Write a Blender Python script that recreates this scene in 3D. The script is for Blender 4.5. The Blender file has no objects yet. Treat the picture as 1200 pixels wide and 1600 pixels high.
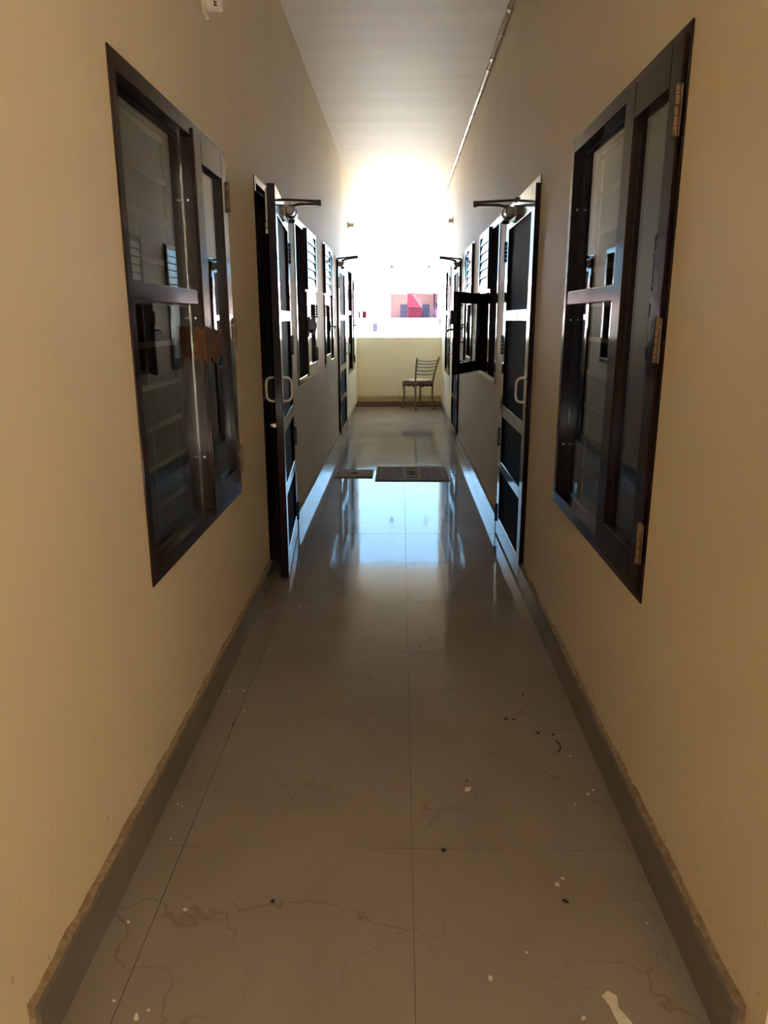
import bpy, bmesh, math, random
from mathutils import Vector
random.seed(7)
C = bpy.context.scene.collection
S = bpy.context.scene

# ------------------------------------------------------------------ camera, sky, sun, exposure
EYE = 1.39
cam_data = bpy.data.cameras.new('camera')
cam = bpy.data.objects.new('camera', cam_data); C.objects.link(cam)
cam_data.sensor_fit = 'VERTICAL'; cam_data.sensor_height = 24.0
cam_data.lens = 1151.97 / 1600 * 24.0
cam_data.clip_start = 0.02; cam_data.clip_end = 400
from mathutils import Matrix
cam.matrix_world = (Matrix.Translation((0, 0, EYE)) @ Matrix.Rotation(0.0227, 4, 'Z')
                    @ Matrix.Rotation(math.pi/2 - 0.2559, 4, 'X') @ Matrix.Rotation(-0.0025, 4, 'Z'))
S.camera = cam

SKY_STRENGTH = 0.6
SUN_STRENGTH = 24.0
world = bpy.data.worlds.new('sky'); S.world = world
world.use_nodes = True
wn = world.node_tree; wn.nodes.clear()
wo = wn.nodes.new('ShaderNodeOutputWorld'); bg = wn.nodes.new('ShaderNodeBackground')
tc = wn.nodes.new('ShaderNodeTexCoord'); sp = wn.nodes.new('ShaderNodeSeparateXYZ')
rp = wn.nodes.new('ShaderNodeValToRGB')
rp.color_ramp.elements[0].position = 0.0; rp.color_ramp.elements[0].color = (0.54, 1.02, 1.50, 1)
rp.color_ramp.elements[1].position = 0.75; rp.color_ramp.elements[1].color = (0.45, 0.80, 1.30, 1)
wn.links.new(tc.outputs['Generated'], sp.inputs[0]); wn.links.new(sp.outputs['Z'], rp.inputs[0])
wn.links.new(rp.outputs[0], bg.inputs['Color']); bg.inputs['Strength'].default_value = SKY_STRENGTH
wn.links.new(bg.outputs[0], wo.inputs['Surface'])

sun_data = bpy.data.lights.new('sun', 'SUN'); sun = bpy.data.objects.new('sun', sun_data); C.objects.link(sun)
sun_data.energy = SUN_STRENGTH; sun_data.angle = 0.009; sun_data.color = (1.0, 0.97, 0.92)
sun.rotation_euler = Vector((0.62, 0.42, -0.62)).to_track_quat('-Z', 'Y').to_euler()
sun.location = (-10, -10, 20)

S.view_settings.view_transform = 'Standard'
S.view_settings.look = 'None'
S.view_settings.gamma = 1.0
S.view_settings.use_curve_mapping = False
S.view_settings.exposure = 3.55
S.cycles.max_bounces = 16
S.cycles.diffuse_bounces = 10
S.cycles.glossy_bounces = 6
S.cycles.transparent_max_bounces = 16
S.cycles.sample_clamp_indirect = 12.0

# ------------------------------------------------------------------ dimensions
XL, XR = -0.711, 0.660          # wall faces
Y0L, Y0R, Y1 = 1.02, 1.065, 12.36            # corridor walls start / end
CZ = 3.19                       # ceiling
WT = 0.12                       # wall thickness

# ------------------------------------------------------------------ materials
def new_mat(name):
    m = bpy.data.materials.new(name); m.use_nodes = True
    nt = m.node_tree; b = nt.nodes['Principled BSDF']
    return m, nt, b

def noise_ramp(nt, scale, detail, p0, c0, p1, c1, stretch=(1, 1, 1), distort=0.0):
    g = nt.nodes.new('ShaderNodeNewGeometry')
    mp = nt.nodes.new('ShaderNodeMapping'); mp.inputs['Scale'].default_value = stretch
    n = nt.nodes.new('ShaderNodeTexNoise'); n.inputs['Scale'].default_value = scale
    n.inputs['Detail'].default_value = detail; n.inputs['Distortion'].default_value = distort
    r = nt.nodes.new('ShaderNodeValToRGB')
    r.color_ramp.elements[0].position = p0; r.color_ramp.elements[0].color = (*c0, 1)
    r.color_ramp.elements[1].position = p1; r.color_ramp.elements[1].color = (*c1, 1)
    nt.links.new(g.outputs['Position'], mp.inputs['Vector']); nt.links.new(mp.outputs[0], n.inputs['Vector'])
    nt.links.new(n.outputs['Fac'], r.inputs[0])
    return r, n

def add_bump(nt, b, src, strength, dist):
    bp = nt.nodes.new('ShaderNodeBump'); bp.inputs['Strength'].default_value = strength
    bp.inputs['Distance'].default_value = dist
    nt.links.new(src, bp.inputs['Height']); nt.links.new(bp.outputs[0], b.inputs['Normal'])
    return bp

def mixc(nt, fac, a, bcol, blend='MIX'):
    m = nt.nodes.new('ShaderNodeMix'); m.data_type = 'RGBA'; m.blend_type = blend
    if isinstance(fac, (int, float)): m.inputs[0].default_value = fac
    else: nt.links.new(fac, m.inputs[0])
    for sock, v in ((m.inputs[6], a), (m.inputs[7], bcol)):
        if isinstance(v, tuple): sock.default_value = (*v, 1)
        else: nt.links.new(v, sock)
    return m.outputs[2]

def mth(nt, op, a, b=None, c=None):
    m = nt.nodes.new('ShaderNodeMath'); m.operation = op
    for i, v in enumerate((a, b, c)):
        if v is None: continue
        if isinstance(v, (int, float)): m.inputs[i].default_value = v
        else: nt.links.new(v, m.inputs[i])
    return m.outputs[0]

def plain(name, col, rough=0.5, spec=0.5, metal=0.0, var=0.0, scale=8.0, bump=0.0, stretch=(1, 1, 1), coat=0.0):
    m, nt, b = new_mat(name)
    b.inputs['Roughness'].default_value = rough; b.inputs['Specular IOR Level'].default_value = spec
    b.inputs['Metallic'].default_value = metal
    b.inputs['Coat Weight'].default_value = coat; b.inputs['Coat Roughness'].default_value = 0.06
    r, n = noise_ramp(nt, scale, 5, 0.3, tuple(max(0, c*(1-var)) for c in col), 0.7, tuple(min(1, c*(1+var)) for c in col), stretch)
    nt.links.new(r.outputs[0], b.inputs['Base Color'])
    if bump: add_bump(nt, b, n.outputs['Fac'], bump, 0.004)
    return m

def wall_paint(name, col, rough):
    m, nt, b = new_mat(name)
    b.inputs['Roughness'].default_value = rough; b.inputs['Specular IOR Level'].default_value = 0.28
    r, n = noise_ramp(nt, 1.3, 4, 0.3, tuple(c*0.95 for c in col), 0.7, tuple(c*1.03 for c in col))
    # scuffs and splashes close to the floor
    g = nt.nodes.new('ShaderNodeNewGeometry'); s = nt.nodes.new('ShaderNodeSeparateXYZ')
    nt.links.new(g.outputs['Position'], s.inputs[0])
    low = nt.nodes.new('ShaderNodeMapRange'); low.inputs['From Min'].default_value = 0.45; low.inputs['From Max'].default_value = 0.10
    nt.links.new(s.outputs['Z'], low.inputs['Value'])
    sc, _ = noise_ramp(nt, 55, 2, 0.70, (0, 0, 0), 0.74, (1, 1, 1), (1, 1, 0.45))
    f = mth(nt, 'MULTIPLY', sc.outputs[0], low.outputs[0])
    f = mth(nt, 'MULTIPLY', f, 0.6)
    c = mixc(nt, f, r.outputs[0], (0.16, 0.09, 0.035))
    nt.links.new(c, b.inputs['Base Color'])
    # roller texture: faint, drawn out vertically
    _, n2 = noise_ramp(nt, 14, 5, 0, (0, 0, 0), 1, (1, 1, 1), (1, 1, 0.12))
    add_bump(nt, b, n2.outputs['Fac'], 0.10, 0.01)
    return m

WALL = wall_paint('cream_wall_paint', (0.79, 0.69, 0.505), 0.6)
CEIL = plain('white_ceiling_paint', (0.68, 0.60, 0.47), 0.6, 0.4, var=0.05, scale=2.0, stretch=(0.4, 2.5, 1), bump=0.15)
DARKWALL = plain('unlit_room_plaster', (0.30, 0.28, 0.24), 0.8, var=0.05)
EXT = plain('exterior_white_paint', (0.80, 0.78, 0.72), 0.7, var=0.03)
PARA = plain('yellow_parapet_paint', (0.93, 0.885, 0.71), 0.6, var=0.04, scale=2.2)
OLIVE = plain('olive_cement_band', (0.52, 0.46, 0.24), 0.7, var=0.15, scale=9)
BROWNSTRIP = plain('brown_stone_strip', (0.16, 0.07, 0.05), 0.4, var=0.15, scale=9)
MORTAR = plain('brown_mortar', (0.33, 0.245, 0.155), 0.9, 0.2, var=0.3, scale=60, bump=0.6)

def wood_mat():
    m, nt, b = new_mat('dark_brown_enamel_wood')
    r, n = noise_ramp(nt, 6, 6, 0.3, (0.012, 0.0045, 0.003), 0.75, (0.034, 0.012, 0.008), (6, 6, 0.5))
    nt.links.new(r.outputs[0], b.inputs['Base Color'])
    b.inputs['Roughness'].default_value = 0.11; b.inputs['Specular IOR Level'].default_value = 0.22
    _, n2 = noise_ramp(nt, 30, 4, 0, (0, 0, 0), 1, (1, 1, 1), (2.0, 2.0, 0.25))
    add_bump(nt, b, n2.outputs['Fac'], 0.04, 0.003)
    return m
WOOD = wood_mat()
RAWWOOD = plain('red_brown_enamel_reveal', (0.062, 0.022, 0.012), 0.3, 0.4, var=0.25, scale=8, stretch=(5, 5, 0.5))
MESHP = plain('black_wire_mesh', (0.010, 0.013, 0.018), 0.75, 0.12, var=0.25, scale=90)
STEEL = plain('brushed_steel', (0.55, 0.53, 0.50), 0.32, metal=1.0, var=0.06, scale=20)
BRASS = plain('aged_brass_hinge', (0.30, 0.21, 0.14), 0.35, metal=0.9, var=0.2, scale=40)
DARKMETAL = plain('dark_painted_hinge', (0.03, 0.02, 0.018), 0.35, var=0.1)
GREYMETAL = plain('grey_enamel_metal', (0.30, 0.27, 0.25), 0.38, metal=0.6, var=0.1, scale=25)
ARMMETAL = plain('dark_bronze_metal', (0.14, 0.115, 0.09), 0.4, metal=0.7, var=0.1)
WHITEP = plain('white_plastic', (0.80, 0.78, 0.74), 0.3, var=0.02)
CREAMP = plain('cream_plastic', (0.74, 0.68, 0.55), 0.35, var=0.05, scale=20)
TANP = plain('tan_plastic', (0.40, 0.34, 0.25), 0.4, var=0.05)
BLACKP = plain('black_plastic', (0.015, 0.013, 0.012), 0.4)
BLADE = plain('frosted_louver_glass', (0.62, 0.66, 0.66), 0.10, 0.9, var=0.08, scale=25)
GRILLE = plain('cream_painted_iron', (0.22, 0.19, 0.14), 0.5, var=0.05)
PAPER = plain('brown_paper', (0.15, 0.072, 0.034), 0.85, 0.2, var=0.3, scale=30, bump=0.5)
DEBRIS = plain('dry_dark_leaf', (0.035, 0.02, 0.012), 0.8, var=0.3, scale=80)
FLECK = plain('white_plaster_fleck', (0.70, 0.66, 0.56), 0.8, var=0.15, scale=200)
STONE = plain('brown_grey_cast_plate', (0.33, 0.26, 0.215), 0.9, 0.1, var=0.18, scale=25, bump=0.3)
STONEDARK = plain('dark_tread_pattern', (0.07, 0.055, 0.045), 0.9, 0.1, var=0.15, scale=30)
CHAIRM = plain('bronze_painted_tube', (0.22, 0.17, 0.125), 0.4, metal=0.35, var=0.15, scale=40)
SEATW = plain('pale_floral_seat_cover', (0.55, 0.50, 0.47), 0.8, var=0.25, scale=45)
SEATB = plain('torn_brown_seat_padding', (0.19, 0.10, 0.07), 0.9, var=0.5, scale=55, bump=0.6)
GROUND = plain('pale_dusty_ground', (0.085, 0.08, 0.07), 0.9, var=0.1, scale=0.4)
REARBOUNCE = plain('dark_rear_bounce', (0.040, 0.039, 0.037), 0.9, 0.2, var=0.1, scale=0.8)  # near-black, keeps light bounced from the added rear courtyard low
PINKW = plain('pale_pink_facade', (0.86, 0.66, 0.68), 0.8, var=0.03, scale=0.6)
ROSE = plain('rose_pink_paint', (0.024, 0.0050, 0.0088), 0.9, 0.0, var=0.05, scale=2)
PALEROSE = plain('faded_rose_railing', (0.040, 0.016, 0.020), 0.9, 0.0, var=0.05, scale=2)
BEIGEB = plain('beige_porch_paint', (0.42, 0.345, 0.315), 0.9, 0.0, var=0.05, scale=1)
BLUED = plain('blue_grey_door_paint', (0.11, 0.14, 0.215), 0.9, 0.0, var=0.1, scale=3)
LILAC = plain('faded_lilac_paint', (0.024, 0.0205, 0.029), 0.9, 0.0, var=0.1, scale=9)
ASHPAINT = plain('faded_ash_paint', (0.028, 0.025, 0.026), 0.9, 0.0, var=0.1, scale=9)
VIOLET = plain('violet_sign_paint', (0.013, 0.008, 0.018), 0.9, 0.0, var=0.1, scale=9)
GREYPAINT = plain('grey_sign_paint', (0.015, 0.0135, 0.0135), 0.9, 0.0, var=0.1, scale=9)

def floor_mat(name='polished_beige_tile', veins=True, rough=0.06, spec=0.08, k=0.86):
    m, nt, b = new_mat(name)
    r, n = noise_ramp(nt, 2.4, 6, 0.3, (0.325*k, 0.285*k, 0.240*k), 0.72, (0.380*k, 0.338*k, 0.290*k), distort=0.6)
    col = r.outputs[0]
    if veins:
        g = nt.nodes.new('ShaderNodeNewGeometry')
        dn = nt.nodes.new('ShaderNodeTexNoise'); dn.inputs['Scale'].default_value = 3.5; dn.inputs['Detail'].default_value = 5
        nt.links.new(g.outputs['Position'], dn.inputs['Vector'])
        va = nt.nodes.new('ShaderNodeVectorMath'); va.operation = 'MULTIPLY_ADD'
        va.inputs[1].default_value = (0.55, 0.55, 0.0)
        nt.links.new(dn.outputs['Color'], va.inputs[0]); nt.links.new(g.outputs['Position'], va.inputs[2])
        vo = nt.nodes.new('ShaderNodeTexVoronoi'); vo.feature = 'DISTANCE_TO_EDGE'; vo.inputs['Scale'].default_value = 2.2
        nt.links.new(va.outputs[0], vo.inputs['Vector'])
        ln = nt.nodes.new('ShaderNodeMapRange'); ln.inputs['From Min'].default_value = 0.0; ln.inputs['From Max'].default_value = 0.007
        ln.inputs['To Min'].default_value = 1; ln.inputs['To Max'].default_value = 0
        nt.links.new(vo.outputs['Distance'], ln.inputs['Value'])
        mk, _ = noise_ramp(nt, 2.6, 2, 0.43, (0, 0, 0), 0.56, (1, 1, 1))
        f = mth(nt, 'MULTIPLY', ln.outputs[0], mk.outputs[0]); f = mth(nt, 'MULTIPLY', f, 0.4)
        col = mixc(nt, f, col, (0.12, 0.075, 0.045))
        # dried mud and sweepings
        dr, _ = noise_ramp(nt, 26, 4, 0.66, (0, 0, 0), 0.74, (1, 1, 1), (1, 1.6, 1))
        d2 = mth(nt, 'MULTIPLY', dr.outputs[0], 0.22)
        col = mixc(nt, d2, col, (0.20, 0.15, 0.105))
    nt.links.new(col, b.inputs['Base Color'])
    rr, _ = noise_ramp(nt, 7, 5, 0.35, (rough*0.7,)*3, 0.75, (rough*1.9,)*3)
    nt.links.new(rr.outputs[0], b.inputs['Roughness'])
    b.inputs['Specular IOR Level'].default_value = spec
    _, n3 = noise_ramp(nt, 9, 3, 0, (0, 0, 0), 1, (1, 1, 1))
    add_bump(nt, b, n3.outputs['Fac'], 0.02, 0.01)
    return m
TILE = floor_mat()
SKIRT = floor_mat('polished_brown_skirting_tile', veins=False, rough=0.10, spec=0.3, k=0.55)
GROUT = plain('dark_grout', (0.15, 0.122, 0.097), 0.9)

def glass_mat():
    m = bpy.data.materials.new('thin_window_glass'); m.use_nodes = True
    nt = m.node_tree; nt.nodes.clear()
    o = nt.nodes.new('ShaderNodeOutputMaterial'); mx = nt.nodes.new('ShaderNodeMixShader')
    tr = nt.nodes.new('ShaderNodeBsdfTransparent'); gl = nt.nodes.new('ShaderNodeBsdfGlossy')
    fr = nt.nodes.new('ShaderNodeFresnel'); ge = nt.nodes.new('ShaderNodeNewGeometry')
    tr.inputs[0].default_value = (0.90, 0.93, 0.92, 1); gl.inputs['Roughness'].default_value = 0.0
    # Fresnel flips the index on back faces; feed it 1/n there so both faces of the pane reflect alike
    ior = mth(nt, 'MULTIPLY_ADD', ge.outputs['Backfacing'], 1/1.75 - 1.75, 1.75)
    nt.links.new(ior, fr.inputs['IOR'])
    nt.links.new(fr.outputs[0], mx.inputs[0]); nt.links.new(tr.outputs[0], mx.inputs[1]); nt.links.new(gl.outputs[0], mx.inputs[2])
    nt.links.new(mx.outputs[0], o.inputs['Surface'])
    return m
GLASS = glass_mat()

# ------------------------------------------------------------------ mesh helpers
def bx(bm, x0, x1, y0, y1, z0, z1, f=None):
    p = [(x, y, z) for x in (x0, x1) for y in (y0, y1) for z in (z0, z1)]
    if f: p = [f(*q) for q in p]
    v = [bm.verts.new(q) for q in p]
    for a in ((0, 1, 3, 2), (4, 6, 7, 5), (0, 4, 5, 1), (2, 3, 7, 6), (0, 2, 6, 4), (1, 5, 7, 3)):
        bm.faces.new([v[i] for i in a])

def tube(bm, pts, r, n=10, caps=True):
    pts = [Vector(p) for p in pts]; rings = []
    rs = r if isinstance(r, (list, tuple)) else [r]*len(pts)
    ref = None
    for i, p in enumerate(pts):
        t = (pts[min(i+1, len(pts)-1)] - pts[max(i-1, 0)]).normalized()
        if ref is None:
            ref = Vector((0, 0, 1)) if abs(t.z) < 0.9 else Vector((1, 0, 0))
        u = (ref - t*ref.dot(t)).normalized(); w = t.cross(u); ref = u
        rings.append([bm.verts.new(p + (u*math.cos(2*math.pi*k/n) + w*math.sin(2*math.pi*k/n))*rs[i]) for k in range(n)])
    for a, b in zip(rings, rings[1:]):
        for k in range(n): bm.faces.new((a[k], a[(k+1) % n], b[(k+1) % n], b[k]))
    if caps:
        bm.faces.new(rings[0][::-1]); bm.faces.new(rings[-1])

def bez(pts, n=8):
    """smooth line through points (Catmull-Rom)"""
    P = [Vector(p) for p in pts]; P = [P[0]*2-P[1]] + P + [P[-1]*2-P[-2]]; out = []
    for i in range(1, len(P)-2):
        for k in range(n):
            t = k/n; a, b, c, d = P[i-1], P[i], P[i+1], P[i+2]
            out.append(0.5*((2*b) + (c-a)*t + (2*a-5*b+4*c-d)*t*t + (3*b-a-3*c+d)*t**3))
    out.append(P[-2]); return out

def disc_axis(bm, c, axis, prof, n=24):
    """lathe: profile [(distance along axis, radius)]"""
    tube(bm, [Vector(c) + Vector(axis)*a for a, _ in prof], [max(r, 1e-4) for _, r in prof], n)

def obj(name, bm, m, parent=None, bevel=0.0, smooth=False):
    off = Vector(parent['_o']) if parent is not None and '_o' in parent else None
    if off is None and parent is not None and parent.parent is not None: off = Vector(parent.parent['_o'])
    bmesh.ops.recalc_face_normals(bm, faces=bm.faces)
    if off is not None: bmesh.ops.translate(bm, verts=bm.verts, vec=-off)
    me = bpy.data.meshes.new(name); bm.to_mesh(me); bm.free()
    o = bpy.data.objects.new(name, me); C.objects.link(o); me.materials.append(m)
    if parent is not None: o.parent = parent
    if smooth:
        for p in me.polygons: p.use_smooth = True
    if bevel:
        b = o.modifiers.new('bevel', 'BEVEL'); b.width = bevel; b.segments = 2; b.limit_method = 'ANGLE'
    return o

def tag(o, label, cat, group=None, kind=None):
    o['label'] = label; o['category'] = cat
    if group: o['group'] = group
    if kind: o['kind'] = kind
    return o

def thing(name, label, cat, loc, group=None, kind=None):
    o = bpy.data.objects.new(name, None); C.objects.link(o); o.location = loc; o['_o'] = list(loc)
    o.empty_display_size = 0.1
    return tag(o, label, cat, group, kind)

def NB(): return bmesh.new()

def side(s):
    """map (y, z, d) to world; d is the distance out of the wall face into the corridor"""
    if s == 'L': return lambda y, z, d: (XL + d, y, z)
    return lambda y, z, d: (XR - d, y, z)

def swing(s, yh, ang, dh=0.0):
    """as side(), turned about a vertical hinge at (yh, dh) by ang, outwards"""
    base = side(s); ca, sa = math.cos(ang), math.sin(ang)
    def f(y, z, d):
        u = y - yh; sg = 1 if u >= 0 else -1; a = abs(u); e = d - dh
        return base(yh + sg*(a*ca - e*sa), z, dh + a*sa + e*ca)
    return f

def fb(bm, f, y0, y1, z0, z1, d0, d1): bx(bm, y0, y1, z0, z1, d0, d1, f)

# ------------------------------------------------------------------ openings
WIN = {  # name: (side, y0, y1, z0, z1)
    1: ('L', 1.98, 3.19, 0.645, 2.035), 2: ('R', 1.90, 3.10, 0.635, 2.045),
    3: ('L', 5.18, 6.32, 0.94, 2.055), 4: ('R', 5.22, 6.36, 0.945, 2.055),
    5: ('L', 7.04, 7.98, 0.95, 2.07), 6: ('R', 7.00, 7.98, 0.93, 2.065),
    7: ('L', 10.25, 11.45, 0.655, 2.07), 8: ('R', 10.12, 11.25, 0.64, 2.08)}
DOOR = {1: ('L', 3.82, 4.80, 0.0, 2.065), 2: ('R', 3.765, 4.775, 0.0, 2.05),
        3: ('L', 8.49, 9.58, 0.0, 2.065), 4: ('R', 8.43, 9.42, 0.0, 2.05)}

def wall_with_holes(name, s, label):
    holes = [h[1:] for h in list(WIN.values()) + list(DOOR.values()) if h[0] == s]
    f = side(s)
    Y0 = Y0L if s == 'L' else Y0R
    ys = sorted({Y0, Y1} | {h[0] for h in holes} | {h[1] for h in holes})
    bm = NB()
    for a, b in zip(ys, ys[1:]):
        zc = [0.0, CZ]
        inside = [h for h in holes if h[0] < (a+b)/2 < h[1]]
        zs = sorted({0.0, CZ} | {h[2] for h in inside} | {h[3] for h in inside})
        for c, d in zip(zs, zs[1:]):
            if any(h[2] < (c+d)/2 < h[3] for h in inside): continue
            fb(bm, f, a, b, c, d, -WT, 0)
    bmesh.ops.remove_doubles(bm, verts=bm.verts, dist=1e-5)
    # drop the faces shared by two neighbouring blocks
    seen = {}
    for fc in bm.faces: seen.setdefault(tuple(round(x, 4) for x in fc.calc_center_median()), []).append(fc)
    bmesh.ops.delete(bm, geom=[x for v in seen.values() if len(v) > 1 for x in v], context='FACES_ONLY')
    o = obj(name, bm, WALL); tag(o, label, 'wall', kind='structure'); return o

wall_with_holes('wall_left', 'L', 'long cream wall opposite the one with the ceiling conduit')
wall_with_holes('wall_right', 'R', 'long cream wall with the jointed conduit along its top')

# ------------------------------------------------------------------ floor, ceiling, rooms
bm = NB()
TX, TY, G = 0.623, 0.607, 0.0009
xs0 = 0.035 - 2*TX; ys0 = 1.705 - 9*TY
rt = random.Random(3)
for i in range(-2, 6):
    for j in range(27):
        x0, y0 = xs0 + i*TX, ys0 + j*TY
        if y0 > 12.3: continue
        y1 = min(y0 + TY - G, 12.36)
        a, b, c = (rt.uniform(-.0004, .0004) for _ in range(3))
        q = [(x0+G, y0+G, a), (x0+TX-G, y0+G, b), (x0+TX-G, y1, b+c), (x0+G, y1, a+c)]
        v = [bm.verts.new((p[0], p[1], p[2])) for p in q]
        w = [bm.verts.new((p[0], p[1], p[2]-0.012)) for p in q]
        bm.faces.new(v)
        for k in range(4): bm.faces.new((v[k], w[k], w[(k+1) % 4], v[(k+1) % 4]))
fl = obj('floor', bm, TILE); tag(fl, 'polished beige tile floor running the length of the corridor', 'floor', kind='structure')
bm = NB(); bx(bm, -4.2, 4.2, -4.0, 12.36, -0.25, -0.004)
o = obj('floor_bed', bm, GROUT); tag(o, 'dark grout showing in the floor tile joints', 'floor', kind='structure')
bm = NB(); bx(bm, -4.2, 4.2, -4.0, 12.36, CZ, CZ+0.25)
o = obj('ceiling', bm, CEIL); tag(o, 'off white plastered corridor ceiling', 'ceiling', kind='structure')
bm = NB(); bx(bm, -4.2, 4.2, 12.36, 13.55, CZ+0.012, CZ+0.2)
o = obj('ceiling_overhang', bm, EXT); tag(o, 'white overhanging slab beyond the end of the corridor', 'ceiling', kind='structure')

def struct_box(name, m, dims, label, cat='wall'):
    bm = NB(); bx(bm, *dims); o = obj(name, bm, m); tag(o, label, cat, kind='structure'); return o

for nm, sx in (('left', -1), ('right', 1)):
    x_in = XL - WT if sx < 0 else XR + WT
    xa, xb = sorted((sx*4.0, sx*4.2))
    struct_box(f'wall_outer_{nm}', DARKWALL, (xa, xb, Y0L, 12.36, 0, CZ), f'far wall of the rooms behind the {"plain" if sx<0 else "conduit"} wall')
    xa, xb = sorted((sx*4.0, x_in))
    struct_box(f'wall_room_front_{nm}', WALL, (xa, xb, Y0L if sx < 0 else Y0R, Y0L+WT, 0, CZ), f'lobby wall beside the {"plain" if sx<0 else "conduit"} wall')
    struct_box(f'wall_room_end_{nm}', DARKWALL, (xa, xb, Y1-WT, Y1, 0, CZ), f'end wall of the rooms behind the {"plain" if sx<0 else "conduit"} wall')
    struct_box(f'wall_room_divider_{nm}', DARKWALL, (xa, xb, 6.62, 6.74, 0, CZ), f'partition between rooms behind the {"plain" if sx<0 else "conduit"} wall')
# unseen lobby behind the viewer; its back opening and courtyard are added for light
struct_box('wall_lobby_right', WALL, (4.0, 4.2, -4.0, Y0L, 0, CZ), 'lobby wall on the conduit side')
struct_box('wall_lobby_left', WALL, (-4.2, -4.0, -4.0, Y0L, 0, CZ), 'lobby wall on the plain side')
for nm, a, b in (('left', -4.0, -1.1), ('right', 1.1, 4.0)):
    struct_box(f'wall_lobby_back_{nm}', WALL, (a, b, -4.0, -3.85, 0, CZ), f'unseen lobby back wall with opening sized for the light, {"plain" if a < 0 else "conduit"} side')  # back opening narrowed to weaken light entering from behind
struct_box('wall_sky_block', REARBOUNCE, (-14, 14, -12.3, -12, -0.3, 9.0), 'tall unseen wall added behind the lobby to hide the sky')  # unseen, added to block the sky seen through the lobby
struct_box('sun_block_storeys', EXT, (-4.2, 4.2, -4.0, 12.4, CZ+0.25, 9), 'unseen white storeys added above the corridor to block sun')  # unseen block added on the slab to cut off the sun
struct_box('rear_bounce_floor', REARBOUNCE, (-14, 14, -12, -4.0, -0.3, -0.02), 'unseen paving added behind the lobby for bounced light', 'floor')  # unseen, added so sunlight bounces in from behind
struct_box('ground', GROUND, (-80, 80, 13.0, 120, -3.6, -3.4), 'pale dusty ground between the buildings', 'ground')

# ------------------------------------------------------------------ parapet at the corridor end
bm = NB(); n = 40; rz = random.Random(5)
xa, xb = XL + 0.001, XR - 0.001
top = [1.105 + rz.uniform(-.006, .005) for _ in range(n+1)]
pv = []
for i in range(n+1):
    x = xa + (xb-xa)*i/n
    pv.append([bm.verts.new((x, 12.22, 0.17)), bm.verts.new((x, 12.22, top[i])), bm.verts.new((x, 12.34, top[i])), bm.verts.new((x, 12.34, -0.1))])
for a, b in zip(pv, pv[1:]):
    for k in range(3): bm.faces.new((a[k], b[k], b[k+1], a[k+1]))
for p in (pv[0], pv[-1]): bm.faces.new(p)
tag(obj('wall_parapet', bm, PARA), 'waist high pale yellow parapet closing the corridor end', 'parapet', kind='structure')
bm = NB(); n = 40; pv = []
for i in range(n+1):
    x = xa + (xb-xa)*i/n; t = 0.165 + rz.uniform(-.012, .008)
    pv.append([bm.verts.new((x, 12.205, 0.075)), bm.verts.new((x, 12.205, t)), bm.verts.new((x, 12.225, t+.006)), bm.verts.new((x, 12.225, 0.075))])
for a, b in zip(pv, pv[1:]):
    for k in range(4): bm.faces.new((a[k], b[k], b[(k+1) % 4], a[(k+1) % 4]))
tag(obj('trim_1', bm, OLIVE), 'olive cement band along the foot of the parapet', 'trim', kind='structure')
bm = NB(); bx(bm, xa, xb, 12.16, 12.30, 0.0, 0.032); bx(bm, xa, xb, 12.18, 12.30, 0.040, 0.072)
tag(obj('trim_2', bm, BROWNSTRIP, bevel=0.004), 'dark brown stone strip on the floor under the parapet', 'trim', kind='structure')
bm = NB(); bx(bm, xa, xb, 12.19, 12.29, 0.030, 0.042)
tag(obj('trim_3', bm, CREAMP), 'pale joint line inside the brown strip under the parapet', 'trim', kind='structure')

# ------------------------------------------------------------------ skirting
def skirting(name, s, y0, y1, label):
    f = side(s); H = 0.115
    bm = NB(); y = y0
    while y < y1 - 1e-4:
        e = min(y + 0.6, y1)
        fb(bm, f, y + .0006, e - .0006, 0.001, H + random.uniform(-.002, .002), 0.013, 0.024); y = e
    o = obj(name, bm, SKIRT); tag(o, label, 'skirting', kind='structure')
    bm = NB(); n = max(4, int((y1-y0)/0.035)); P = []
    for i in range(n+1):
        y = y0 + (y1-y0)*i/n
        t = H + 0.004*math.sin(y*5.3+math.sin(y*2.1)) + random.uniform(-.004, .004)
        P.append([bm.verts.new(f(y, 0.002, 0.013)), bm.verts.new(f(y, t, 0.0135+random.uniform(0, .004))),
                  bm.verts.new(f(y, t+random.uniform(.004, .010), 0.0005)), bm.verts.new(f(y, 0.002, 0.0))])
    for a, b in zip(P, P[1:]):
        for k in range(4): bm.faces.new((a[k], b[k], b[(k+1) % 4], a[(k+1) % 4]))
    bm.faces.new(P[0]); bm.faces.new(P[-1])
    obj('mortar_edge', bm, MORTAR, o)
skirting('baseboard_left', 'L', 1.11, 3.815, 'tile skirting with ragged mortar edge below the big window on plain wall')
skirting('baseboard_left', 'L', 4.81, 8.48, 'tile skirting between the two doors of the plain wall')
skirting('baseboard_left', 'L', 9.59, 12.2, 'tile skirting between last door of the plain wall and parapet')
skirting('baseboard_right', 'R', 1.13, 3.755, 'tile skirting with ragged mortar edge below the big window on conduit wall')
skirting('baseboard_right', 'R', 4.785, 8.42, 'tile skirting between the two doors of the conduit wall')
skirting('baseboard_right', 'R', 9.43, 12.2, 'tile skirting between last door of the conduit wall and parapet')

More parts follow.
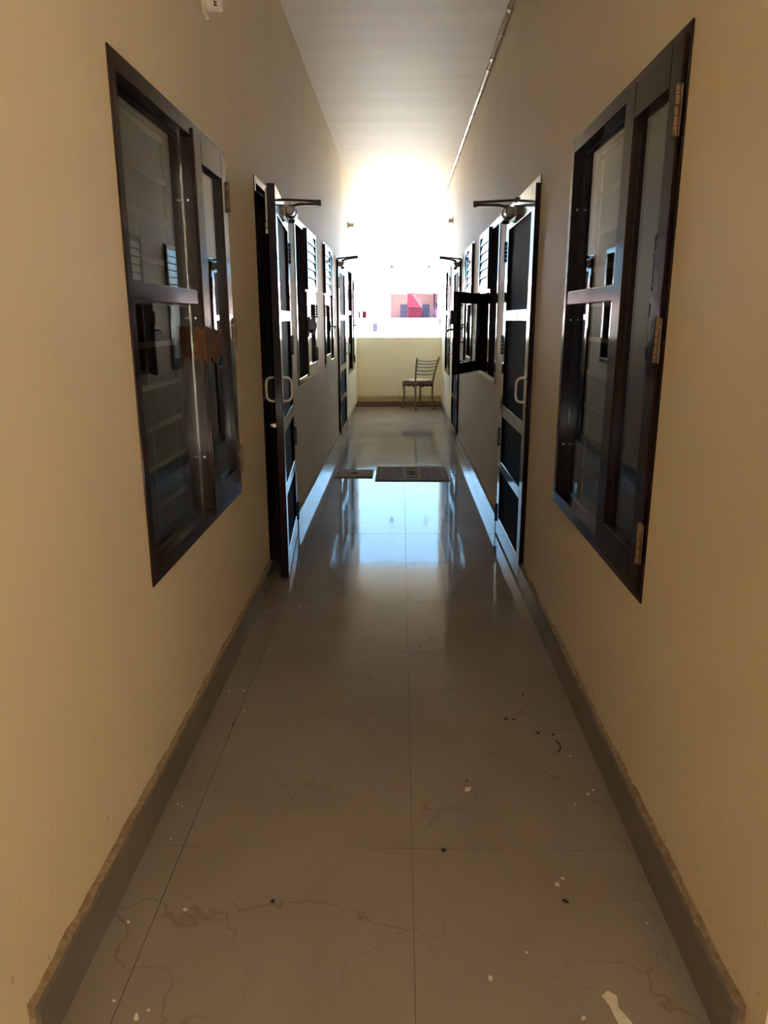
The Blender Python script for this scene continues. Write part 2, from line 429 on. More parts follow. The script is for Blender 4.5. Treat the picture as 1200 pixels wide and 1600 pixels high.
# ------------------------------------------------------------------ shared small parts
def hinge(parent, f, y, z, sgn, m, L=0.11, d=0.006):
    bm = NB()
    fb(bm, f, y - .001 if sgn > 0 else y-.010, y + .010 if sgn > 0 else y+.001, z-L/2, z+L/2, d-.002, d+.0025)
    for k in range(5):
        a = z - L/2 + k*L/5
        tube(bm, [f(y, a+.001, d+.006), f(y, a+L/5-.001, d+.006)], 0.0068, 10)
    tube(bm, [f(y, z+L/2, d+.006), f(y, z+L/2+.006, d+.006)], [.0068, .003], 10)
    return obj('hinge', bm, m, parent)

def frame_bars(bm, f, y0, y1, z0, z1, w0, w1, wb, wt, d0, d1):
    """w0/w1 stile widths at the y0/y1 ends, wb/wt bottom and top rail heights"""
    fb(bm, f, y0, y0+w0, z0, z1, d0, d1); fb(bm, f, y1-w1, y1, z0, z1, d0, d1)
    fb(bm, f, y0+w0, y1-w1, z1-wt, z1, d0, d1); fb(bm, f, y0+w0, y1-w1, z0, z0+wb, d0, d1)

def pane(parent, f, y0, y1, z0, z1, d):
    bm = NB(); fb(bm, f, y0, y1, z0, z1, d-.002, d+.002)
    return obj('glass_pane', bm, GLASS, parent)

def grille(parent, f, y0, y1, z0, z1, d, step=0.132, first=0.784):
    bm = NB(); z = first
    while z < z0 + .05: z += step
    while z < z1 - .03:
        fb(bm, f, y0, y1, z-.009, z+.009, d-.003, d+.003); z += step
    for k in (0.33, 0.67):
        y = y0 + (y1-y0)*k; fb(bm, f, y-.006, y+.006, z0, z1, d-.006, d-.003)
    return obj('security_grille', bm, GRILLE, parent)

# ------------------------------------------------------------------ big windows (wide fixed light with a transom, narrow full height sash)
def big_window(n, sash_near, label, zt, sash_split, hinge_m, lower=False):
    s, y0, y1, z0, z1 = WIN[n]; f = side(s)
    t = thing(f'window_{n}', label, 'window', f((y0+y1)/2, z0, 0), kind='structure')
    D0, D1 = -0.105, 0.005; w = 0.042
    bm = NB(); frame_bars(bm, f, y0, y1, z0, z1, w if not sash_near else .022, w if sash_near else .022, .05, .05, D0, D1)
    ym = sash_split
    fb(bm, f, ym-.028, ym+.028, z0+.05, z1-.05, D0, D1-.001)
    fa, fz = (ym+.028, y1-w) if sash_near else (y0+w, ym-.028)
    fb(bm, f, fa, fz, zt-.025, zt+.025, D0+.012, D1-.003)
    obj('window_frame', bm, WOOD, t, bevel=0.003)
    # glazing beads round the fixed lights
    bm = NB()
    for a, b in ((z0+.05, zt-.025), (zt+.025, z1-.05)):
        frame_bars(bm, f, fa, fz, a, b,  .006, .006, .006, .006, -.052, -.040)
    obj('glazing_bead', bm, RAWWOOD, t)
    for a, b in ((z0+.05, zt-.025), (zt+.025, z1-.05)): pane(t, f, fa+.001, fz-.001, a+.001, b-.001, -.034)
    # sash
    sa, sb = (y0+.022, ym+.022) if sash_near else (ym-.022, y1-.022)
    bm = NB()
    frame_bars(bm, f, sa, sb, z0+.022, z1-.022, .078 if sash_near else .092, .092 if sash_near else .078, .105, .095, -.022, .012)
    sh = obj('sash', bm, WOOD, t, bevel=0.003)
    ga, gb = (sa+.078, sb-.092) if sash_near else (sa+.092, sb-.078)
    pane(sh, f, ga+.001, gb-.001, z0+.128, z1-.118, -.010)
    yh, sg = (sa, -1) if sash_near else (sb, 1)
    for z in (0.80, 1.335, 1.86): hinge(t, f, yh, z, sg, hinge_m, 0.11, 0.010)
    gr = grille(t, f, y0+.01, y1-.01, z0+.02, z1-.02, -.095)
    bm = NB()
    for z in (z0+.25, z0+.75, z1-.25):
        for yy in ((ym-.0285,) if not sash_near else (y1-w-.0005,)):
            p = f(yy, z, -.018); tube(bm, [p, (p[0], p[1]-.002, p[2])], .004, 8)
    obj('nail_head', bm, WHITEP, t)
    return t, f, sa, sb

def latch(t, f, y, z, sg):
    bm = NB()
    fb(bm, f, y-.012, y+.012, z-.05, z+.05, .012, .017)
    tube(bm, [f(y, z, .015), f(y, z, .045), f(y+sg*.02, z-.004, .055), f(y+sg*.07, z-.02, .05)], [.008, .008, .009, .006], 10)
    return obj('latch_handle', bm, DARKMETAL, t)

t1, f1, *_ = big_window(1, False, 'large brown window with brown paper stuck to its sash, on plain wall', 1.465, 2.722, BRASS)
t2, f2, *_ = big_window(2, True, 'large brown window with clean sash and pale hinges, on conduit wall', 1.468, 2.350, BRASS)
t7, f7, sa7, sb7 = big_window(7, False, 'last window of the plain wall, beside the parapet', 1.475, 10.98, DARKMETAL)
latch(t7, f7, sa7+.35, 1.30, 1)
t8, f8, *_ = big_window(8, True, 'last window of the conduit wall, beside the chair', 1.475, 10.56, DARKMETAL)

# ------------------------------------------------------------------ small windows (fixed light, lower sash, louvered vent over it)
def small_window(n, col_near, label, ysplit, zsplit, open_ang=0.0):
    s, y0, y1, z0, z1 = WIN[n]; f = side(s); w = 0.038
    t = thing(f'window_{n}', label, 'window', f((y0+y1)/2, z0, 0), kind='structure')
    D0, D1 = -0.10, 0.005
    bm = NB(); frame_bars(bm, f, y0, y1, z0, z1, w, w, .045, .045, D0, D1)
    fb(bm, f, ysplit-.022, ysplit+.022, z0+.045, z1-.045, D0, D1-.001)
    ca, cb = (y0+w, ysplit-.022) if col_near else (ysplit+.022, y1-w)
    fa, fz = (ysplit+.022, y1-w) if col_near else (y0+w, ysplit-.022)
    fb(bm, f, ca, cb, zsplit-.02, zsplit+.02, D0, D1-.001)
    obj('window_frame', bm, WOOD, t, bevel=0.003)
    pane(t, f, fa+.001, fz-.001, z0+.046, z1-.046, -.034)
    grille(t, f, fa, fz, z0+.046, z1-.046, -.09)
    # louvered vent
    va, vb = ca-.018, cb+.018; za, zb = zsplit+.004, z1-.018
    bm = NB(); frame_bars(bm, f, va, vb, za, zb, .016, .030, .03, .03, -.04, .024)
    lf = obj('louver_frame', bm, WOOD, t, bevel=0.002)
    k = 6; step = (zb-za-.06)/k
    for i in range(k):
        zz = za+.03+i*step
        bm = NB()
        a = [f(va+.016, zz+.003, .021), f(vb-.030, zz+.003, .021), f(vb-.030, zz+step-.004, .013), f(va+.016, zz+step-.004, .013)]
        b = [f(va+.016, zz+.003, .015), f(vb-.030, zz+.003, .015), f(vb-.030, zz+step-.004, .007), f(va+.016, zz+step-.004, .007)]
        A = [bm.verts.new(q) for q in a]; B = [bm.verts.new(q) for q in b]
        bm.faces.new(A); bm.faces.new(B)
        for q in range(4): bm.faces.new((A[q], B[q], B[(q+1) % 4], A[(q+1) % 4]))
        obj('louver_blade', bm, BLADE, lf)
    # lower sash
    sa, sb = ca-.014, cb+.014; la, lb = z0+.028, zsplit-.010
    yh = sa if col_near else sb
    g = swing(s, yh, open_ang, 0.012) if open_ang else f
    bm = NB(); frame_bars(bm, g, sa, sb, la, lb, .075, .075, .085, .085, -.022, .012)
    sh = obj('sash', bm, WOOD, t, bevel=0.003)
    pane(sh, g, sa+.076, sb-.076, la+.086, lb-.086, -.008)
    for z in (la+.14, lb-.14): hinge(t, f, yh, z, -1 if col_near else 1, DARKMETAL, 0.10, 0.010)
    yl = sb-.037 if col_near else sa+.037
    latch(sh, g, yl, (la+lb)/2+.03, 1 if col_near else -1)
    return t, sh, g, sa, sb, la, lb

small_window(3, False, 'small window with louvered vent next to the ajar door', 5.70, 1.60)
w4 = small_window(4, False, 'small window with its lower sash swung open, on conduit wall', 5.70, 1.60, math.radians(24))
small_window(5, True, 'small louvered window before the last door of the plain wall', 7.60, 1.615)
small_window(6, True, 'small louvered window behind the open sash on conduit wall', 7.56, 1.615)
# inner pull handle and clips of the open sash
t, sh, g, sa, sb, la, lb = w4
bm = NB(); ym = sa + .10; zm = (la+lb)/2
tube(bm, bez([g(ym, zm-.065, -.022), g(ym, zm-.06, -.045), g(ym, zm, -.055), g(ym, zm+.06, -.045), g(ym, zm+.065, -.022)]), .006, 10)
obj('pull_handle', bm, DARKMETAL, sh, smooth=True)
bm = NB()
for z in (la+.10, lb-.10): fb(bm, g, sa+.07, sa+.11, z-.006, z+.006, -.03, -.018)
obj('glass_clip', bm, DARKMETAL, sh)
bm = NB(); fb(bm, g, sa-.022, sa+.03, zm+.07, zm+.17, -.012, .022)
obj('catch_plate', bm, DARKMETAL, sh, bevel=.004)

# ------------------------------------------------------------------ doors
def d_handle(parent, f, y, z, sg, dface, m):
    """D shaped pull standing off the leaf; sg=+1 outer face"""
    bm = NB(); L = 0.062
    q = [f(y, z-L, dface), f(y, z-L+.003, dface+sg*.028), f(y, z-L+.02, dface+sg*.044), f(y, z, dface+sg*.047),
         f(y, z+L-.02, dface+sg*.044), f(y, z+L-.003, dface+sg*.028), f(y, z+L, dface)]
    tube(bm, bez(q, 6), .0065, 12)
    for zz in (z-L, z+L): tube(bm, [f(y, zz, dface), f(y, zz, dface+sg*.004)], .013, 12)
    return obj('door_handle', bm, m, parent, smooth=True)

def closer(t, f, g, yb, sg, ztop, dface):
    """overhead door closer; sg = +1 when the hinge is on the far side. f: wall frame, g: leaf frame"""
    root = None
    bm = NB(); z = ztop - .045
    # rounded body: a lathe-like extrusion along the leaf
    prof = [(-.16, .018), (-.155, .026), (-.06, .028), (-.055, .034), (.055, .034), (.06, .028), (.155, .026), (.165, .016)]
    pts = [g(yb + sg*a, z, dface+.034) for a, _ in prof]
    tube(bm, pts, [r for _, r in prof], 16)
    fb(bm, g, yb-.17, yb+.17, z-.03, z+.03, dface, dface+.010)
    body = obj('closer_body', bm, GREYMETAL, t, smooth=False)
    bm = NB(); tube(bm, [g(yb, z-.050, dface+.034), g(yb, z-.032, dface+.034)], [.016, .020], 14)
    for a in (-.11, .11): tube(bm, [g(yb+a, z-.034, dface+.034), g(yb+a, z-.026, dface+.034)], .010, 10)
    obj('spindle_cap', bm, BLACKP, body)
    bm = NB(); za = ztop + .010
    el = f(yb + sg*.10, za+.012, .225)
    st = g(yb, za-.012, dface+.034)
    tube(bm, [g(yb, z+.028, dface+.034), g(yb, za-.004, dface+.034)], .014, 12)
    mid = Vector(st).lerp(Vector(el), .22)
    def bar(p, q, w, h):
        p, q = Vector(p), Vector(q); d = (q-p).normalized(); u = d.cross(Vector((0, 0, 1))).normalized(); up = u.cross(d)
        A = [bm.verts.new(p + u*a*w + up*b*h) for a, b in ((-1, -1), (1, -1), (1, 1), (-1, 1))]
        B = [bm.verts.new(q + u*a*w + up*b*h) for a, b in ((-1, -1), (1, -1), (1, 1), (-1, 1))]
        for k in range(4): bm.faces.new((A[k], A[(k+1) % 4], B[(k+1) % 4], B[k]))
        bm.faces.new(A[::-1]); bm.faces.new(B)
    bar(st, mid + Vector((0, 0, .006)), .014, .008); bar(mid + Vector((0, 0, .006)), Vector(el), .013, .008)
    tube(bm, [Vector(el)+Vector((0, 0, -.012)), Vector(el)+Vector((0, 0, .022))], .012, 12)
    sh = f(yb - sg*.06, za+.014, .012)
    bar(Vector(el)+Vector((0, 0, .014)), Vector(sh)+Vector((0, 0, .0)), .010, .007)
    fb(bm, f, yb - sg*.06-.025, yb - sg*.06+.025, za-.002, za+.028, .0, .018)
    obj('closer_arm', bm, ARMMETAL, body, bevel=.001)
    return body

def door(n, hinge_far, label, ang, dh, handle_mat, zr=None):
    s, y0, y1, z0, z1 = DOOR[n]; f = side(s)
    t = thing(f'door_{n}', label, 'door', f((y0+y1)/2, 0, 0), kind='structure')
    w = .034
    bm = NB()
    fb(bm, f, y0, y0+w, .0, z1, -.11, .004); fb(bm, f, y1-w, y1, .0, z1, -.11, .004)
    fb(bm, f, y0+w, y1-w, z1-w, z1, -.11, .004)
    # stops
    fb(bm, f, y0+w, y0+w+.014, 0, z1-w, -.11, -.032); fb(bm, f, y1-w-.014, y1-w, 0, z1-w, -.11, -.032)
    fb(bm, f, y0+w+.014, y1-w-.014, z1-w-.014, z1-w, -.11, -.032)
    obj('door_frame', bm, WOOD, t, bevel=.003)
    la, lb, zt, zb = y0+.020, y1-.020, z1-.036, .012
    yh = lb if hinge_far else la; fr = la if hinge_far else lb
    g = swing(s, yh, ang, dh)
    T0, T1 = -.018+dh*.0, .022
    if ang == 0: g = f
    bm = NB()
    st = .095
    fb(bm, g, la, la+st, zb, zt, T0, T1); fb(bm, g, lb-st, lb, zb, zt, T0, T1)
    rails = [(zb, .135), (.448, .508), (.795, .870), (1.378, 1.438), (1.900, zt)]
    for a, b in rails: fb(bm, g, la+st, lb-st, a, b, T0, T1)
    leaf = obj('door_leaf', bm, WOOD, t, bevel=.003)
    for (a, b), (c, d) in zip(rails, rails[1:]):
        bm = NB(); fb(bm, g, la+st, lb-st, b, c, T0+.010, T1-.016)
        obj('mesh_panel', bm, MESHP, leaf)
    sgn = 1 if hinge_far else -1
    for z in (.145, .65, 1.23, 1.78): hinge(t, f, yh, z, sgn, DARKMETAL, .115, T1-.002)
    yf = fr + (.05 if hinge_far else -.05)
    d_handle(leaf, g, yf, 1.035, 1, T1, handle_mat); d_handle(leaf, g, yf, 1.035, -1, T0, handle_mat)
    closer(t, f, g, yh - sgn*.20, sgn, zt, T1)
    return t, leaf, g, la, lb, T0, T1, zt

d1 = door(1, True, 'dark brown mesh panel door standing ajar on the plain wall', math.radians(4.6), .0, WHITEP)
door(2, True, 'dark brown mesh panel door, closed, next to big window on conduit wall', 0, 0, WHITEP)
door(3, False, 'last mesh panel door of the plain wall, before the parapet', 0, 0, STEEL)
door(4, False, 'last mesh panel door of the conduit wall, close to the chair', 0, 0, STEEL)
# tower bolt and lock on the inner face of the ajar leaf
t, leaf, g, la, lb, T0, T1, zt = d1
bm = NB(); y = la + .028
fb(bm, g, y-.007, y+.007, 1.865, 2.012, T0-.010, T0)
for z in (1.842, 1.812): fb(bm, g, y-.007, y+.007, z-.010, z+.010, T0-.013, T0)
tube(bm, [g(y, 1.80, T0-.005), g(y, 2.0, T0-.005)], .004, 10)
obj('tower_bolt', bm, CREAMP, leaf)
bm = NB(); fb(bm, g, la+.005, la+.05, .84, .86, T0-.015, T0); tube(bm, [g(la+.03, .85, T0-.015), g(la+.03, .85, T0-.03)], .009, 10)
obj('lock', bm, STEEL, leaf)

# brown paper stuck over window 1's sash stile
bm = NB(); rp_ = random.Random(11); f = side('L'); ny, nz = 12, 8; G_ = []
for i in range(ny+1):
    row = []
    for j in range(nz+1):
        y = 2.685 + (2.925-2.685)*i/ny; z = 1.245 + .115*j/nz
        if j == 0: z += rp_.uniform(-.018, .014)
        if j == nz: z += rp_.uniform(-.012, .014)
        if i == ny: y += rp_.uniform(-.022, .012)
        d = .0145 + rp_.uniform(0, .004)
        if i < 4:            # folded round the stile into the reveal
            y = 2.6915 - rp_.uniform(0, .002); d = (-.030, -.014, .002, .014)[i]
            if i == 0: d += rp_.uniform(-.003, .008)
        row.append((y, z, d))
    G_.append(row)
V0 = [[bm.verts.new(f(*p)) for p in r] for r in G_]; V1 = [[bm.verts.new(f(p[0] - (.0012 if k < 4 else 0), p[1], p[2] + (0 if k < 3 else .0012))) for p in r] for k, r in enumerate(G_)]
for i in range(ny):
    for j in range(nz):
        for V in (V0, V1): bm.faces.new((V[i][j], V[i+1][j], V[i+1][j+1], V[i][j+1]))
edge = [(i, 0) for i in range(ny)] + [(ny, j) for j in range(nz)] + [(i, nz) for i in range(ny, 0, -1)] + [(0, j) for j in range(nz, 0, -1)]
for (a, b), (c, d) in zip(edge, edge[1:]+edge[:1]): bm.faces.new((V0[a][b], V0[c][d], V1[c][d], V1[a][b]))
tag(obj('paper_patch', bm, PAPER), 'torn brown paper patch stuck across the sash of the large window', 'paper')
# darker patch on the small window next to the ajar door
bm = NB(); G_ = []
for i in range(9):
    row = []
    for j in range(7):
        y = 5.66 + .56*i/8; z = 1.285 + .11*j/6
        if j == 0: z += rp_.uniform(-.02, .02)
        if j == 6: z += rp_.uniform(-.02, .03)
        if i == 8: y += rp_.uniform(-.05, .0)
        row.append((y, z, .0145 + rp_.uniform(0, .012)))
    G_.append(row)
V0 = [[bm.verts.new(f(*p)) for p in r] for r in G_]; V1 = [[bm.verts.new(f(p[0], p[1], p[2]+.0015)) for p in r] for r in G_]
for i in range(8):
    for j in range(6):
        for V in (V0, V1): bm.faces.new((V[i][j], V[i+1][j], V[i+1][j+1], V[i][j+1]))
edge = [(i, 0) for i in range(8)] + [(8, j) for j in range(6)] + [(i, 6) for i in range(8, 0, -1)] + [(0, j) for j in range(6, 0, -1)]
for (a, b), (c, d) in zip(edge, edge[1:]+edge[:1]): bm.faces.new((V0[a][b], V0[c][d], V1[c][d], V1[a][b]))
tag(obj('paper_patch', bm, PAPER), 'ragged dark paper wrapped over the sash of the small louvered window', 'paper')

# ------------------------------------------------------------------ conduit
cx, cz = XR - .019, CZ - .019
t = thing('conduit', 'thin jointed cream conduit along the ceiling edge', 'conduit', (cx, 3.0, cz))
bm = NB(); tube(bm, [(cx, 1.2, cz), (cx, 12.34, cz)], .0130, 14); obj('pipe', bm, CREAMP, t, smooth=True)
for y in (2.4, 3.3, 4.2, 5.0, 5.86, 6.10, 6.62, 7.32, 8.15, 8.97, 9.70, 10.50, 11.25, 12.05):
    bm = NB(); tube(bm, [(cx, y-.028, cz), (cx, y-.022, cz), (cx, y+.022, cz), (cx, y+.028, cz)], [.0140, .0172, .0172, .0140], 14)
    obj('coupling', bm, TANP, t)
for y in (2.9, 4.6, 5.4, 6.95, 7.75, 8.55, 9.3, 10.1, 10.9, 11.65):
    bm = NB(); tube(bm, [(cx, y-.006, cz), (cx, y+.006, cz)], .0135, 14)
    fbx = (cx+.004, XR-.0002); bx(bm, fbx[0], fbx[1], y-.008, y+.008, cz-.014, cz+.014)
    obj('saddle_clip', bm, STEEL, t)

# ------------------------------------------------------------------ bulb holders
def bulb_holder(s, y, z, label, mark=False, L=.062):
    f = side(s); p = Vector(f(y, z, 0)); ax = Vector((1, 0, 0)) if s == 'L' else Vector((-1, 0, 0))
    t = thing('bulb_holder', label, 'bulb holder', p, group='wall bulb holders')
    bm = NB(); disc_axis(bm, p, ax, [(0, .050), (.006, .050), (.011, .044), (.012, .026)], 28); obj('mounting_plate', bm, CREAMP, t)
    bm = NB(); disc_axis(bm, p, ax, [(.011, .025), (.03, .026), (.032, .023), (.034, .026), (L-.006, .026), (L, .022), (L+.001, .015), (L-.02, .014)], 28)
    soc = obj('socket', bm, WHITEP, t)
    if mark:
        bm = NB()
        for dz in (-.009, 0.000, .009):
            bx(bm, p.x+L-.022, p.x+L-.012, p.y-.0275, p.y-.0235, p.z+dz-.0022-.006, p.z+dz+.0022-.006)
        bx(bm, p.x+L-.022, p.x+L-.019, p.y-.0275, p.y-.0235, p.z-.017, p.z+.005)
        obj('printed_mark', bm, BLACKP, soc)
bulb_holder('L', 3.02, 2.492, 'pale bulb holder high on plain wall above the large window', True)
bulb_holder('L', 10.42, 2.60, 'small pale bulb holder above the last window of the plain wall', L=.085)
bulb_holder('R', 10.02, 2.60, 'small pale bulb holder above the last window of the conduit wall')

# ------------------------------------------------------------------ drain covers
def cover(label, x0, x1, y0, y1, big):
    t = thing('drain_cover', label, 'drain cover', ((x0+x1)/2, (y0+y1)/2, 0), group=None)
    bm = NB(); bx(bm, x0, x1, y0, y1, 0.0006, .009); obj('plate', bm, STONE, t, bevel=.003)
    bm = NB(); e = .022; q = .006
    def ring(a, b, c, d, w, z0=.0085, z1=.0105):
        bx(bm, a, b, c, c+w, z0, z1); bx(bm, a, b, d-w, d, z0, z1); bx(bm, a, a+w, c+w, d-w, z0, z1); bx(bm, b-w, b, c+w, d-w, z0, z1)
    ring(x0+e, x1-e, y0+e, y1-e, q)
    if big:
        mx, my = (x0+x1)/2, (y0+y1)/2
        for col in (-.235, -.135, .125, .225):
            for r in range(6):
                for k in (-1, 1):
                    yy = my + (r-2.5)*.085; xx = mx + col
                    a = Vector((xx - .045, yy - .012*k, 0)); b = Vector((xx, yy + .012*k*(1 if col < 0 else -1), 0))
                    d = (b-a).normalized(); u = Vector((-d.y, d.x, 0))*.0040
                    o_ = Vector((0.045 if k > 0 else 0, 0, 0))
                    pts = [a+o_-u, b+o_-u, b+o_+u, a+o_+u]
                    A = [bm.verts.new((p.x, p.y, .0085)) for p in pts]; B = [bm.verts.new((p.x, p.y, .0115)) for p in pts]
                    bm.faces.new(A); bm.faces.new(B)
                    for q_ in range(4): bm.faces.new((A[q_], A[(q_+1) % 4], B[(q_+1) % 4], B[q_]))
        ring(mx-.05, mx+.05, my-.11, my+.11, .008)
        for dy in (-.07, -.03, .03, .07): bx(bm, mx-.034, mx+.034, my+dy-.008, my+dy+.008, .0085, .0115)
        for dy in (-.20, .20): bx(bm, mx-.045, mx+.045, my+dy-.022, my+dy+.022, .0085, .0108)
    else:
        mx, my = (x0+x1)/2, (y0+y1)/2
        A = [bm.verts.new(p) for p in ((mx-.045, my, .0085), (mx, my-.05, .0085), (mx+.045, my, .0085), (mx, my+.05, .0085))]
        B = [bm.verts.new((v.co.x, v.co.y, .0105)) for v in A]
        bm.faces.new(A); bm.faces.new(B)
        for k in range(4): bm.faces.new((A[k], A[(k+1) % 4], B[(k+1) % 4], B[k]))
    obj('tread_pattern', bm, STONEDARK, t)
cover('large brown drain cover with ribbed tread set in the tiles', -.225, .440, 6.395, 7.035, True)
cover('small brown drain cover with a dark diamond mark', -.600, -.250, 6.525, 6.870, False)
bm = NB()
for a in ((.452, .575, 6.505, 6.510), (.452, .575, 6.775, 6.780), (.570, .575, 6.51, 6.775), (.452, .457, 6.51, 6.775)): bx(bm, a[0], a[1], a[2], a[3], .0002, .0016)
bx(bm, .49, .505, 6.62, 6.66, .0002, .004)
tag(obj('tile_hatch', bm, GROUT), 'thin outlined tile hatch next to the large drain cover', 'hatch')

# ------------------------------------------------------------------ chair
def make_chair():
    BL, BR = Vector((.229, 11.60, 0)), Vector((.519, 11.775, 0))     # back feet
    FL, FR = Vector((.030, 11.91, 0)), Vector((.322, 12.085, 0))     # front feet
    Z = Vector((0, 0, 1))
    t = thing('dining_chair', 'bronze metal dining chair with torn seat cover facing the parapet', 'chair', (.275, 11.84, 0))
    back = ((BL+BR) - (FL+FR)).normalized(); cen = (BL+BR+FL+FR)/4
    def inn(p, k): return p.lerp(cen, k)
    tops = []
    for foot, top in ((BL, Vector((.252, 11.53, .812))), (BR, Vector((.598, 11.71, .820)))):
        q = [foot + back*.02, inn(foot, .04) + Z*.12, inn(foot, .07) + Z*.27, inn(foot, .05) + Z*.42]
        post_base = q[-1]
        q += [post_base.lerp(top, .35) - back*.012, post_base.lerp(top, .7) - back*.008, top]
        bm = NB(); tube(bm, bez(q, 5), .0148, 12); obj('back_leg', bm, CHAIRM, t, smooth=True)
        bm = NB(); tube(bm, [foot + back*.02 + Z*.0005, foot + back*.018 + Z*.02], [.016, .015], 12); obj('rubber_foot', bm, BLACKP, t)
        tops.append(bez(q[3:], 10))
    for foot in (FL, FR):
        q = [foot - back*.012, inn(foot, .09) + Z*.13, inn(foot, .12) + Z*.27, inn(foot, .05) + Z*.36, inn(foot, .05) + Z*.415]
        bm = NB(); tube(bm, bez(q, 5), .0148, 12); obj('front_leg', bm, CHAIRM, t, smooth=True)
        bm = NB(); tube(bm, [foot - back*.012 + Z*.0005, foot - back*.010 + Z*.02], [.016, .015], 12); obj('rubber_foot', bm, BLACKP, t)
    # seat rails
    bm = NB(); cs = [inn(p, .05) + Z*.405 for p in (BL, BR, FR, FL)]
    for a, b in zip(cs, cs[1:]+cs[:1]): tube(bm, [a, b], .010, 10)
    obj('seat_frame', bm, CHAIRM, t, smooth=True)
    # five curved back slats
    def post(i, z):
        P = tops[i]
        for a, b in zip(P, P[1:]):
            if a.z <= z <= b.z: return a.lerp(b, (z-a.z)/(b.z-a.z))
        return P[-1]
    for z in (.565, .622, .677, .728, .772):
        a, b = post(0, z), post(1, z)
        q = [a] + [a.lerp(b, k) + back*.045*math.sin(math.pi*k) - Z*.012*math.sin(math.pi*k) for k in (.2, .4, .6, .8)] + [b]
        bm = NB(); tube(bm, bez(q, 4), .0085, 8); obj('back_slat', bm, CHAIRM, t, smooth=True)
    # seat pad: padded cushion with ragged underside
    r = random.Random(4)
    def pad(z0, z1, k, jit, m, name, n=14, sag=0.0):
        bm = NB(); top, bot = [], []
        c4 = [inn(p, k) for p in (BL, BR, FR, FL)]
        for i in range(n+1):
            ra, rb = [], []
            for j in range(n+1):
                u, v = i/n, j/n
                p = c4[0].lerp(c4[1], u).lerp(c4[3].lerp(c4[2], u), v)
                e = min(u, 1-u, v, 1-v)*2
                dome = 1-(1-min(1, e*2.2))**2
                ra.append(bm.verts.new((p.x, p.y, z0 + (z1-z0)*(.45+.55*dome))))
                rb.append(bm.verts.new((p.x, p.y, z0 - sag*r.random() + r.uniform(-jit, jit))))
            top.append(ra); bot.append(rb)
        for i in range(n):
            for j in range(n):
                bm.faces.new((top[i][j], top[i+1][j], top[i+1][j+1], top[i][j+1])); bm.faces.new((bot[i][j], bot[i][j+1], bot[i+1][j+1], bot[i+1][j]))
            bm.faces.new((top[i][0], bot[i][0], bot[i+1][0], top[i+1][0])); bm.faces.new((top[i][n], top[i+1][n], bot[i+1][n], bot[i][n]))
            bm.faces.new((top[0][i], top[0][i+1], bot[0][i+1], bot[0][i])); bm.faces.new((top[n][i], bot[n][i], bot[n][i+1], top[n][i+1]))
        return obj(name, bm, m, t, smooth=True)
    pad(.445, .472, .04, .001, SEATW, 'seat_cover')
    pad(.400, .450, .0, .010, SEATB, 'torn_padding', sag=.045)
make_chair()

# ------------------------------------------------------------------ lamps hanging under the overhang outside
def pendant(x, z, label, r=.04):
    t = thing('pendant_lamp', label, 'lamp', (x, 13.3, CZ+.012))
    bm = NB(); tube(bm, [(x, 13.3, CZ+.011), (x, 13.3, z+r)], .0012, 6); obj('cord', bm, WHITEP, t)
    bm = NB(); bmesh.ops.create_uvsphere(bm, u_segments=16, v_segments=10, radius=r); bmesh.ops.translate(bm, verts=bm.verts, vec=(x, 13.3, z))
    obj('globe', bm, GREYMETAL, t, smooth=True)
pendant(-.159, 2.256, 'small grey globe hanging outside above the pink block gap')
pendant(.477, 2.254, 'small grey globe hanging outside above the rose pink stair')
t = thing('hook', 'tiny bent hook hanging on a cord under the outside slab', 'hook', (.188, 13.3, CZ+.012))
bm = NB(); tube(bm, [(.188, 13.3, CZ+.011), (.188, 13.3, 2.79)], .0012, 6); obj('cord', bm, WHITEP, t)
bm = NB(); tube(bm, [(.188, 13.3, 2.80), (.188, 13.3, 2.765), (.222, 13.3, 2.755)], .006, 8); obj('bent_tip', bm, GREYMETAL, t)

# ------------------------------------------------------------------ houses across the way
t = thing('house', 'pale pink house with a rose stair and blue doors, beyond the parapet', 'house', (0, 40, -3.4))
bm = NB()
for a in ((-14, -.545, 40, 48, -3.4, 3.1), (1.94, 14, 40, 48, -3.4, 3.1), (-.545, 1.94, 40, 48, -3.4, 1.30), (-.545, 1.94, 40, 48, 2.69, 3.1), (-.545, 1.94, 42, 48, 1.30, 2.69)): bx(bm, *a)
obj('facade', bm, PINKW, t)
bm = NB(); bx(bm, -.54, 1.935, 41.88, 41.99, 1.30, 2.685); obj('porch_wall', bm, BEIGEB, t)
bm = NB(); bx(bm, -14.2, 14.2, 39.5, 48.2, 3.1, 3.3); obj('roof_slab', bm, EXT, t)
for a, b, zt in ((-.03, .50, 2.16), (1.16, 1.56, 2.16)):
    bm = NB(); bx(bm, a, b, 41.80, 41.88, 1.31, zt)
    for k in range(3): bx(bm, a+.05, b-.05, 41.785, 41.80, 1.35+k*.26, 1.35+k*.26+.2)
    obj('blue_door', bm, BLUED, t)
bm = NB(); bx(bm, 1.72, 1.78, 40.3, 40.36, 1.3, 2.69); bx(bm, 1.83, 1.92, 40.3, 40.33, 1.3, 2.2); obj('porch_post', bm, VIOLET, t)
bm = NB()
P = [(.354, 1.30), (1.093, 1.30), (1.093, 1.98), (.60, 2.66), (.354, 2.66)]
A = [bm.verts.new((x, 39.75, z)) for x, z in P]; B = [bm.verts.new((x, 40.9, z)) for x, z in P]
bm.faces.new(A); bm.faces.new(B)
for k in range(5): bm.faces.new((A[k], A[(k+1) % 5], B[(k+1) % 5], B[k]))
for k in range(8): bx(bm, .354, min(1.093, 1.093), 39.71, 39.75, 1.36+k*.085, 1.40+k*.085)
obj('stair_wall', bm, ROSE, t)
bm = NB()
